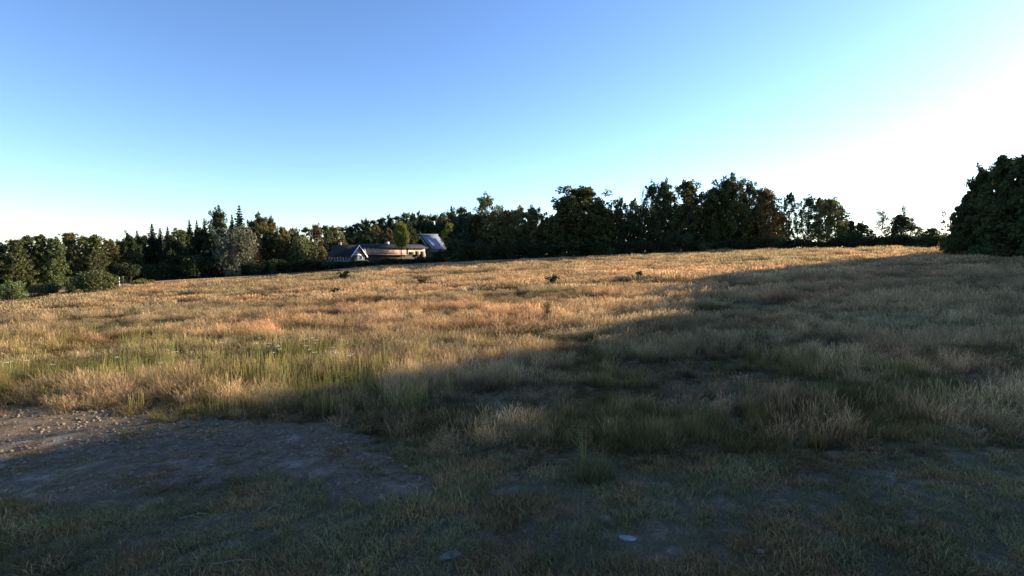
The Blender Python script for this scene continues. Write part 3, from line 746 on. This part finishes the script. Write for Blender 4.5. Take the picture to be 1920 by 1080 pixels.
# shaded depth and understorey of the middle and right wood
for i, px in enumerate(range(860, 1470, 23)):
    top = float(np.interp(px, [860, 1030, 1050, 1180, 1230, 1440, 1462], [420, 412, 394, 393, 378, 378, 404])) + (i * 7) % 13
    T('dense', px, top, 15 + (i % 3) * 3, 44, 'hedge', i, nth(i) + ' from the left of the shaded trees deep in the middle wood', FILL)
for i, px in enumerate(range(853, 1600, 27)):
    T('bush', px, 444 + (i * 7) % 11 - (3 if px > 1430 else 0), 5.5 + (i % 2) * 1.6, 50, 'hedge', i, nth(i) + ' from the left of the dark bushes along the middle wood edge', 'dark bushes along the wood edge')
for i, px in enumerate(range(1590, 1800, 20)):
    T('bush', px, 434 + (i * 5) % 8, 5.5, 42, 'hedge', i, nth(i) + ' from the left of the hedge bushes in the low gap', 'hedge bushes in the low gap')
T('bush', 1272, 431, 4.2, 52, 'oak', 1, 'rounded green bush standing out of the shade under the tall trees')
T('bush', 1320, 452, 4, 30, 'ash', 2, 'small pale green bush beside the pale track')
T('bush', 1642, 461, 1.2, 22, 'ash', 0, 'low light green shrub on the bright strip of track')

# bushes in the meadow on the left
for px, top, Y, wp, m, v, lb in [(20, 525, 72, 46, 'ash', 0, 'low round bush at the left border of the photo'), (68, 529, 77, 32, 'olive', 1, 'small round bush second from the left border'),
                             (96, 529, 79, 26, 'ash', 2, 'small round bush third from the left border'), (137, 528, 84, 26, 'hedge', 0, 'dim small bush left of the large round bush'),
                             (178, 503, 80, 70, 'ash', 1, 'large round bush standing alone at the meadow edge'), (268, 524, 92, 42, 'olive', 2, 'low loose shrub right of the white post')]:
    plant('bush', px, top - 3, Y, wp, m, lb, None, v)
plant('bush', 161, 516, 80.6, 36, 'oak', 'darker bush merged with the left side of the large round bush', None, 0)

# the tall tree line on the right whose shadow lies over the field
MS = 'big trees of the shaded row on the right'
PY = [-30, 44, 46, 50, 52, 55, 60, 66, 70, 74, 76, 78, 79.5, 81]; PZ = [21, 21, 19.5, 16.6, 15.0, 14.2, 13.6, 13.2, 13.0, 12.8, 11.6, 8, 4.4, 1.5]
def ztop(y): return float(np.interp(y, PY, PZ)) + 5
row = [(66.3, 80.3, 3.4, 'low dense tree at the left tip of the big shaded mass'), (66.2, 78.9, 4.2, 'narrow tree on the lower left slope of the big shaded mass'), (66, 77.3, 5.0, 'narrow tree on the upper left slope of the big shaded mass'),
       (66, 75.2, 6.4, 'tree at the shoulder of the big shaded mass'), (66, 71.8, 8, 'tree right of the shoulder of the big shaded mass'), (66, 67.5, 9, 'tallest tree of the big shaded mass, cut by the right border')]
for i, (x, y, w_, lb) in enumerate(row):
    plant('dense', 0, 0, y, 0, 'oak', lb, MS, i, x=x, h=ztop(y) - g1(x, y), w=w_)
for i, y in enumerate([63, 58.5, 54, 49.5, 45.5, 41, 36, 31, 25, 19, 12, 4, -5, -14]):
    plant('dense', 0, 0, y, 0, 'oak', nth(i) + ' tree of the shading row outside the right border', MS, i, x=66, h=ztop(y) - g1(66, y), w=9.5)
for i, y in enumerate([79, 73.5, 67.5, 61.5, 55, 48.5, 42, 35, 27, 18, 8, -3, -14]):
    plant('dense', 0, 0, y, 0, 'hedge', nth(i) + ' tree from the far end of the second row behind the shaded mass', 'second row behind the shaded trees', i, x=74, h=ztop(y - 1.5) + .3 - g1(74, y), w=9.5)

# ------------------------------------------------------------------ buildings beyond the meadow
def matplain():
    M['slate'] = plain('dark_slate', (.028, .031, .038), .85, .25, 4, .3, .15)
    M['zinc'] = plain('pale_roof_sheet', (.30, .33, .38), .42, .10, 1.5, .1, .5)
    M['white'] = plain('white_paint', (.80, .78, .74), .6, .06, 3, .1)
    M['timber'] = plain('dark_timber', (.055, .045, .040), .85, .3, 5)
    M['glass'] = plain('window_glass', (.03, .035, .04), .08, .1, 1, 0, .6)
    M['stonewall'] = masonry('rubble_stone_wall', (.42, .27, .20), (.60, .45, .36), (.50, .42, .36), .55, .22)
    M['brick'] = masonry('red_brick', (.30, .12, .08), (.38, .17, .11), (.35, .30, .26), .22, .08)
    M['render'] = plain('grey_render', (.20, .20, .21), .9, .15, 2)
matplain()

def slab_roof(pts, th, name, m, parent):
    """a roof plane with real thickness from its corner points"""
    p = np.array(pts, float); n = np.cross(p[1] - p[0], p[2] - p[0]); n /= np.linalg.norm(n); k = len(p)
    if n[2] < 0: n = -n
    v = np.concatenate([p, p - n * th]); mb = MB(); mb.v.append(v); mb.n = len(v)
    if k == 4: mb.q.append(np.array([(0, 1, 2, 3), (7, 6, 5, 4)]))
    else: mb.t.append(np.array([(0, 1, 2), (5, 4, 3)]))
    mb.q.append(np.array([(i, k + i, k + (i + 1) % k, (i + 1) % k) for i in range(k)]))
    return mb.obj(name, m, parent)

def frame_at(origin, ang):
    c, s = math.cos(ang), math.sin(ang)
    return lambda a, b, z: (a * c - b * s, a * s + b * c, z)

# 1: dark roofed house, gable turned to the sun
def house():
    gp = P(671, 478, 137); base = g1(gp[0], gp[1]); root = empty('house', (gp[0], gp[1], base))
    tag(root, 'low house with dark slate roof and white trimmed gable facing right', 'house')
    d = np.array([math.cos(R(-30)), math.sin(R(-30))]); nrm = np.array([-d[1], d[0]])      # d: ridge direction, toward the sunlit gable
    def L(a, b, z): return (d[0] * a + nrm[0] * b, d[1] * a + nrm[1] * b, z)
    ev = P(671, 478.5, 137)[2] - base; rd = P(671, 459, 137)[2] - base; Ln = 8.0; hw = 2.2
    wl = MB()
    pr = [(-hw, 0 - .5), (hw, -.5), (hw, ev), (0, rd - .25), (-hw, ev)]
    v = [L(0, b, z) for b, z in pr] + [L(-Ln, b, z) for b, z in pr]
    wl.add(v, [(0, 4, 9, 5), (2, 1, 6, 7), (0, 1, 2, 4), (5, 9, 7, 6)], [(4, 2, 3), (9, 8, 7)])
    wl.obj('wall', M['render'], root)
    ov = .5
    for s in (-1, 1):
        z1 = ev - .25
        slab_roof([L(ov, 0, rd), L(-Ln - ov, 0, rd), L(-Ln - ov, s * (hw + .6), z1), L(ov, s * (hw + .6), z1)], .12, 'roof', M['slate'], root)
        a = np.array(L(ov + .06, 0, rd + .02)); b = np.array(L(ov + .06, s * (hw + .62), z1 - .02)); bb = MB()
        u = np.array([0, 0, .42]); t = np.array([*(d * .08), 0])
        vv = [a, b, b - u, a - u, a + t, b + t, b - u + t, a - u + t]
        bb.add(vv, [(0, 1, 2, 3), (7, 6, 5, 4), (0, 4, 5, 1), (1, 5, 6, 2), (2, 6, 7, 3), (3, 7, 4, 0)]); bb.obj('bargeboard', M['white'], root)
    rz = math.atan2(d[1], d[0])
    for k in range(7):                                       # pale windows along the front wall
        a = -7.6 + k * 1.05; w_ = MB().box(L(a, -hw - .04, ev - .85), (.95, .09, 1.0), rz).obj('window', M['white'], root)
        MB().box(L(a, -hw - .10, ev - .85), (.75, .03, .78), rz).obj('pane', M['glass'], w_)
    g_ = MB().box(L(.05, 1.1, ev - .5), (.09, 1.0, 1.1), rz).obj('window', M['white'], root); MB().box(L(.11, 1.1, ev - .5), (.03, .78, .88), rz).obj('pane', M['glass'], g_)
    MB().box(L(.03, 0, ev + .12), (.06, 4.6, .16), rz).obj('gable_trim', M['white'], root)
    MB().box(L(.03, -1.2, ev - .9), (.06, 2.2, 1.7), rz).obj('gable_panel', M['timber'], root)
    MB().box(L(-6.5, .1, rd + .3), (.6, .6, .9), rz).obj('chimney', M['brick'], root)
house()

# 2: long stone building, facade turned to the sun
def long_building():
    A = np.array(P(685, 480, 140)[:2]); d = np.array([.72, .694]); d /= np.linalg.norm(d); Ln = 18.8
    nr = np.array([d[1], -d[0]])                               # outward normal of the sunlit facade
    base = g1(*A) - .4; root = empty('stone_building', (A[0], A[1], base)); tag(root, 'long low building with sunlit pinkish stone facade under a dark roof', 'building')
    def L(a, b, z): return (d[0] * a - nr[0] * b, d[1] * a - nr[1] * b, z)
    top = P(685, 463.5, 140)[2] - base; sill = P(685, 477, 140)[2] - base; D = 5; rz = math.atan2(d[1], d[0])
    MB().box(L(Ln / 2, D / 2 + .15, sill / 2 - .3), (Ln, D - .3, sill + .6), rz).obj('base_wall', M['timber'], root)
    MB().box(L(Ln / 2, .15, (top + sill) / 2), (Ln, .3, top - sill), rz).obj('wall', M['stonewall'], root)
    MB().box(L(Ln / 2, D / 2 + .15, (top + sill) / 2), (Ln - .01, D - .31, top - sill), rz).obj('rear_wall', M['timber'], root)
    MB().box(L(-.09, .2, (top + sill) / 2), (.16, .5, top - sill - .05), rz).obj('corner_board', M['white'], root)
    MB().box(L(Ln * .69, -.06, (top + sill) / 2 - .2), (.14, .14, top - sill + .4), rz).obj('downpipe', M['slate'], root)
    MB().box(L(Ln * .34, -.30, sill - .06), (Ln * .66, .7, .12), rz).obj('ledge', M['brick'], root)
    slab_roof([L(-.6, -.7, top), L(Ln + .6, -.7, top), L(Ln + .6, D / 2, top + 1.0), L(-.6, D / 2, top + 1.0)], .16, 'roof', M['slate'], root)
    slab_roof([L(-.6, D + .7, top), L(Ln + .6, D + .7, top), L(Ln + .6, D / 2, top + 1.0), L(-.6, D / 2, top + 1.0)], .16, 'roof', M['slate'], root)
    for a, w_, z0, h_ in [(Ln * .755, 1.3, .40, .45)]:
        f = MB().box(L(a, -.02, sill + z0), (w_ + .2, .08, h_ + .2), rz).obj('window', M['timber'], root); MB().box(L(a, -.075, sill + z0), (w_, .03, h_), rz).obj('pane', M['glass'], f)
    for a in (Ln * .86, Ln * .95):
        MB().box(L(a, -.03, sill + .2), (1.0, .1, 1.5), rz).obj('door', M['timber'], root)
    for k in range(9):
        MB().box(L(1.6 + k * 1.4, -.02, top - .28), (.5, .07, .22), rz).obj('vent', M['timber'], root)
    MB().box(L(Ln * .42, D * .4, top + 1.25), (1.0, .5, .7), rz + .5).obj('skylight', M['zinc'], root)
    MB().box(L(Ln * .97, -.15, sill - .9), (1.2, .2, 2.4), rz).obj('pier', M['brick'], root)
long_building()

# 3: steep pale roof right of it
def pale_house():
    c = P(806, 466, 184); base = g1(c[0], c[1]); root = empty('house', (c[0], c[1], base)); tag(root, 'house with steep pale blue grey roof half hidden by shrubs', 'house')
    def q(px, py, Y): p = P(px, py, Y); return np.array([p[0] - c[0], p[1] - c[1], p[2] - base])
    RL, RR = q(786, 440, 186), q(820, 440, 184)            # ridge
    EL, EM, ER = q(798, 466, 181), q(808, 466, 178), q(839, 466, 177)
    bk = (RL + RR) / 2 + np.array([2, 7, 0]); BL = RL + np.array([1.5, 6.5, EL[2] - RL[2]]); BR = RR + np.array([5.5, 6, EL[2] - RR[2]])
    slab_roof([RL + (.35, 0, -.12), RR, ER, EM], .14, 'roof', M['zinc'], root)
    slab_roof([RL, EM + (-.35, .1, 0), EL], .14, 'roof', M['zinc'], root)
    slab_roof([RL, EL, BL], .14, 'roof', M['slate'], root)
    slab_roof([RR, ER, BR], .14, 'roof', M['slate'], root)
    slab_roof([RL, RR, BR, BL], .14, 'roof', M['slate'], root)
    mb = MB(); mb.tube([RL + (.1, -.1, 0), EM + (-.1, -.12, .05)], [.16, .16], 5); mb.obj('valley_flashing', M['slate'], root)
    mb = MB(); mb.tube([RL + (-.2, 0, .06), RR + (.2, 0, .06)], [.14, .14], 5); mb.obj('ridge_cap', M['white'], root)
    lo = [EL, EM, ER, BR, BL]; k = 5; ins = [p * .93 + np.mean(lo, 0) * .07 for p in lo]
    v = [(*p[:2], p[2] - .1) for p in ins] + [(*p[:2], -.6) for p in ins]; mb = MB(); mb.add(v, [(i, i + 5, (i + 1) % 5 + 5, (i + 1) % 5) for i in range(5)]); mb.obj('wall', M['render'], root)
    MB().box(q(776, 464, 183), (.7, .7, .8)).obj('dormer', M['white'], root)
pale_house()

# hedge and fence in the shade below the buildings
for i, px in enumerate(range(608, 830, 15)):
    T('bush', px, 484 - (px - 600) * .018 + (i * 5) % 4 + (3 if px < 700 else -2 if px > 790 else 0), 7 + (i % 2), 30, 'hedge', i, nth(i) + ' from the left of the clipped hedge bushes below the buildings', 'dark hedge bushes below the buildings')
T('bush', 822, 465, 9, 34, 'hedge', 2, 'dark shrub covering the right end of the pale roof')
T('bush', 848, 462, 9, 34, 'hedge', 1, 'dark shrub at the foot of the twin stemmed birch')

def fence():
    a = np.array(P(672, 483, 131)); b = np.array(P(692, 490, 128)); root = empty('railing', tuple(a)); tag(root, 'short white sloping railing in the shade below the house gable', 'railing')
    dd = b - a; n = 9
    for z in (0, -.35):
        MB().tube([(0, 0, z), dd + (0, 0, z)], [.06, .06], 5).obj('rail', M['white'], root)
    for i in range(n):
        p = dd * i / (n - 1); g = g1(a[0] + p[0], a[1] + p[1]) - a[2]
        MB().tube([p + (0, 0, .08), (p[0], p[1], max(g, p[2] - 2.5))], [.045, .045], 5).obj('post', M['white'], root)
fence()

# ------------------------------------------------------------------ small things in the meadow
def post():
    p = P(224, 536, 93); z = g1(p[0], p[1]); root = empty('marker_post', (p[0], p[1], z)); tag(root, 'thin white marker post with small board right of the large round bush', 'post')
    MB().box((0, 0, .8), (.10, .10, 1.8)).obj('post', M['white'], root)
    MB().box((.55, 0, 1.75), (.5, .04, .25)).obj('board', M['render'], root)
    MB().box((.55, .1, .9), (.09, .09, 1.8)).obj('support', M['timber'], root)
post()

def dock(px, base, h, n, label, seed, m='stem', spread=.25, group=None, leafy=.0, cat='plant', name='weed_stalk', lm='brown'):
    x, y = ground_xy(px, base); z = g1(x, y); r = np.random.default_rng(seed); mb = MB(); tips = []
    for i in range(n):
        a = r.uniform(0, 6.28); s = spread * r.random(); top = np.array([math.cos(a) * s, math.sin(a) * s, h * r.uniform(.75, 1.05)])
        pts = [np.array([math.cos(a) * .04, math.sin(a) * .04, 0]), top * (.5, .5, .5) + r.normal(size=3) * .02, top]; mb.tube(pts, [.018, .014, .008], 4)
        for k in range(6):
            t = r.uniform(.45, 1); p = pts[0] + (top - pts[0]) * t; e = p + np.array([r.normal() * .12, r.normal() * .12, .14]); mb.tube([p, e], [.008, .004], 3); tips.append(e)
        tips.append(top)
    root = empty(name, (x, y, z)); tag(root, label, cat, group); mb.obj('stalk', M[m], root, True)
    c = np.concatenate([e + r.normal(size=(9, 3)) * (.05, .05, .06) for e in tips]); me = leaves_mesh('seed_head' if lm == 'brown' else 'leaf', c, .035 + leafy, r=r); me.materials.append(M[lm])
    o = bpy.data.objects.new('seed_head' if lm == 'brown' else 'leaf', me); col.objects.link(o); o.parent = root
    return root
dock(1026, 608, 1.5, 7, 'tall dark branching dock stalks near the shadow edge in mid field', 1)
dock(1200, 527, 1.0, 8, 'small dark sapling at the shadow edge of the far field', 2, 'stem', .7, leafy=.05, lm='hedge', name='sapling')
dock(1034, 539, 1.3, 10, 'dark leaning sapling in the sunlit far field', 3, 'stem', 1.0, leafy=.06, lm='hedge', name='sapling')
dock(645, 531, 1.8, 12, 'dark green sapling nearest to the buildings', 4, 'stem', 1.1, leafy=.10, lm='hedge', name='sapling')
dock(633, 556, .9, 7, 'low dark sapling below the one nearest to the buildings', 5, 'stem', .8, leafy=.07, lm='hedge', name='sapling')
dock(790, 537, .9, 7, 'low brown weed clump in the far field below the pale roof', 6, 'stem', .8, leafy=.06, lm='brown')
dock(604, 566, 2.0, 3, 'single tall thin reddish weed stalk left of the low dark sapling', 7, 'stem', .15)
T('open_spruce', 1075, 474, -6, 11, 'ash', 0, 'tiny bright green conifer seedling at the far meadow edge')

def umbel(x, y, h, seed):
    r = np.random.default_rng(seed); z = g1(x, y); root = empty('umbel_flower', (x, y, z)); mb = MB()
    top = np.array([r.normal() * .08, r.normal() * .08, h]); mb.tube([(0, 0, 0), top * (.4, .4, .6), top], [.008, .006, .004], 3); cs = []
    for k in range(9):
        a = k * .7; e = top + np.array([math.cos(a) * .07, math.sin(a) * .07, .06]); mb.tube([top, e], [.003, .002], 3); cs.append(e + r.normal(size=(7, 3)) * (.020, .020, .006))
    mb.obj('stem', M['stem2'], root)
    me = leaves_mesh('flower_head', np.concatenate(cs), .0095, r=r); me.materials.append(M['petal']); o = bpy.data.objects.new('flower_head', me); col.objects.link(o); o.parent = root
    return root
M['stem2'] = plain('green_stem', (.16, .15, .06), .8, .2, 8); M['petal'] = plain('white_petals', (.72, .68, .60), .8, .05, 8)
r_ = np.random.default_rng(77)
spots = [(r_.uniform(480, 610), r_.uniform(668, 715)) for _ in range(18)] + [(r_.uniform(620, 670), r_.uniform(690, 720)) for _ in range(5)] + [(20, 730), (48, 726), (100, 735), (215, 720), (330, 700), (420, 690), (300, 735)]
for i, (px, py) in enumerate(spots):
    x, y = ground_xy(px, py); u = umbel(x, y, r_.uniform(.85, 1.15), 900 + i)
    left = px < 440
    tag(u, 'white flowered umbel scattered in the left front of the meadow' if left else 'white flowered umbel in the dense patch of green weeds left of centre', 'wildflower', 'scattered white umbels' if left else 'white umbels in the weed patch')

def tussock():
    x, y = ground_xy(1112, 902); r = np.random.default_rng(5)
    o = tuft('grass_tussock', 420, .42, .30, .95, .010, 1.0, mt_tus, seed=71); col.objects.link(o); o.location = (x, y, g1(x, y) - .02)
    tag(o, 'big arching grass tussock standing at the edge of the short turf', 'grass tussock')
    dock(1095, 893, 1.25, 4, 'thin seeding stalks rising out of the big grass tussock', 8, 'stem2', .25)
def solid_blade(name, base, tip):
    m = blade_mat(name, base, tip, .4); n = m.node_tree
    for x in n.nodes:
        if x.type == 'ATTRIBUTE' and x.attribute_name == 'tint': 
            for l in list(x.outputs['Color'].links):
                t = l.to_socket; n.links.remove(l); t.default_value = (1, 1, 1, 1)
    return m
mt_tus = solid_blade('tussock_blades', (.07, .075, .03), (.20, .19, .085))
tussock()

# bent dry umbellifer stalks at the shadow edge
def bent():
    x, y = ground_xy(875, 692); z = g1(x, y); root = empty('dry_stalk', (x, y, z)); tag(root, 'pale bent dry stalks arching over at the shadow edge', 'dry plant')
    r = np.random.default_rng(4)
    for k in range(5):
        a = r.uniform(-.6, .6) + (0 if k % 2 else math.pi); h = r.uniform(.7, 1.05); l = r.uniform(.2, .6)
        pts = [(k * .06, 0, 0), (k * .06 + math.cos(a) * l * .15, .05, h * .6), (k * .06 + math.cos(a) * l * .6, .1, h), (k * .06 + math.cos(a) * l, .15, h * .86)]
        MB().tube(pts, [.012, .010, .008, .005], 4).obj('stalk', M['deadwood'], root, True)
bent()

def stone(px, py, sx, sy, sz, label, seed, group=None, name='stone', m='stone'):
    x, y = ground_xy(px, py); r = np.random.default_rng(seed); V = []; nu, nv = 14, 7
    for j in range(nv + 1):
        for i in range(nu):
            th = i * 2 * math.pi / nu; ph = math.pi * j / nv - math.pi / 2; n = 1 + .22 * (vnoise(np.array([math.cos(th) * 1.5 + seed]), np.array([math.sin(th) * 1.5 + ph]), seed)[0] - .5)
            V.append((math.cos(th) * math.cos(ph) ** .7 * sx * n if abs(math.cos(ph)) > 1e-6 else 0, (math.sin(th) * abs(math.cos(ph)) ** .7 * sy * n), math.sin(ph) * sz))
    q = [(j * nu + i, j * nu + (i + 1) % nu, (j + 1) * nu + (i + 1) % nu, (j + 1) * nu + i) for j in range(nv) for i in range(nu)]
    o = MB().add(V, q).obj(name, M[m], None, True); o.location = (x, y, g1(x, y) + (sz * .1 if sx > .05 else sz * .5)); o.rotation_euler = (r.normal() * .06, r.normal() * .06, r.uniform(-.4, .4)); tag(o, label, 'stone', group); return o
stone(1180, 1016, .19, .09, .035, 'pale flat stone lying in the short turf at the bottom centre right', 1)
stone(1424, 1035, .13, .07, .03, 'smaller pale flat stone in the turf farther right', 2)
stone(1131, 975, .17, .11, .03, 'dull grey flat stone above the pale one', 3, m='render')
stone(845, 1046, .20, .12, .03, 'dull flat stone half sunk near the bottom edge', 4, m='render')
for i, (px, py) in enumerate([(285, 886), (284, 892), (227, 890), (252, 882), (40, 890), (328, 908), (428, 925), (295, 866), (417, 861), (430, 858), (680, 865), (72, 986)]):
    stone(px, py, .025, .02, .02, 'tiny white pebble on the dark bare earth', 20 + i, 'white pebbles on the bare earth', 'pebble')
# dry straws dropped on the turf
for i, (px, py, l, a) in enumerate([(355, 980, .35, .1), (372, 974, .3, .3), (512, 960, .3, .9), (440, 1068, .7, .15), (265, 968, .2, 1.2)]):
    x, y = ground_xy(px, py); o = MB().tube([(-l / 2, 0, .0), (0, .02, .03), (l / 2, 0, .01)], [.006, .006, .004], 4).obj('dry_straw', M['deadstraw'] if 'deadstraw' in M else M['deadwood'], None, True)
    o.location = (x, y, g1(x, y) + .07); o.rotation_euler = (0, 0, a); tag(o, 'pale dry straw fallen on the short turf', 'straw', 'fallen straws on the turf')

# loose clods on the bare earth
def clods():
    x, y, r = sample([(8, 20, 22)], 9)
    k = zone_bare(x, y); x, y = x[k], y[k]; n = len(x); ps = []
    mt = plain('clod_earth', (.19, .145, .095), .95, .3, 9, .6)
    for i in range(3):
        rr = np.random.default_rng(600 + i); V = []; nu, nv = 7, 4
        for j in range(nv + 1):
            for a in range(nu):
                th = a * 2 * math.pi / nu; ph = math.pi * j / nv - math.pi / 2; q = rr.uniform(.75, 1.2) if 0 < j < nv else 1
                V.append((math.cos(th) * math.cos(ph) * .05 * q, math.sin(th) * math.cos(ph) * .04 * q, math.sin(ph) * .028 * q))
        Q = [(j * nu + a, j * nu + (a + 1) % nu, (j + 1) * nu + (a + 1) % nu, (j + 1) * nu + a) for j in range(nv) for a in range(nu)]
        me = MB().add(V, Q).mesh('clod'); me.materials.append(mt); ps.append(bpy.data.objects.new('clod_' + 'abc'[i], me))
    s_ = r.uniform(.3, 1.35, n) ** 1.4
    scatter('earth_clods', ps, np.stack([x, y, G(x, y) + .03], -1), np.stack([r.normal(0, .3, n), r.normal(0, .3, n), r.uniform(0, 6.28, n)], -1), np.stack([s_] * 3, -1),
            r.integers(0, 3, n), np.ones((n, 4)), 'loose brown clods scattered over the bare earth patch', 'soil clods')
clods()
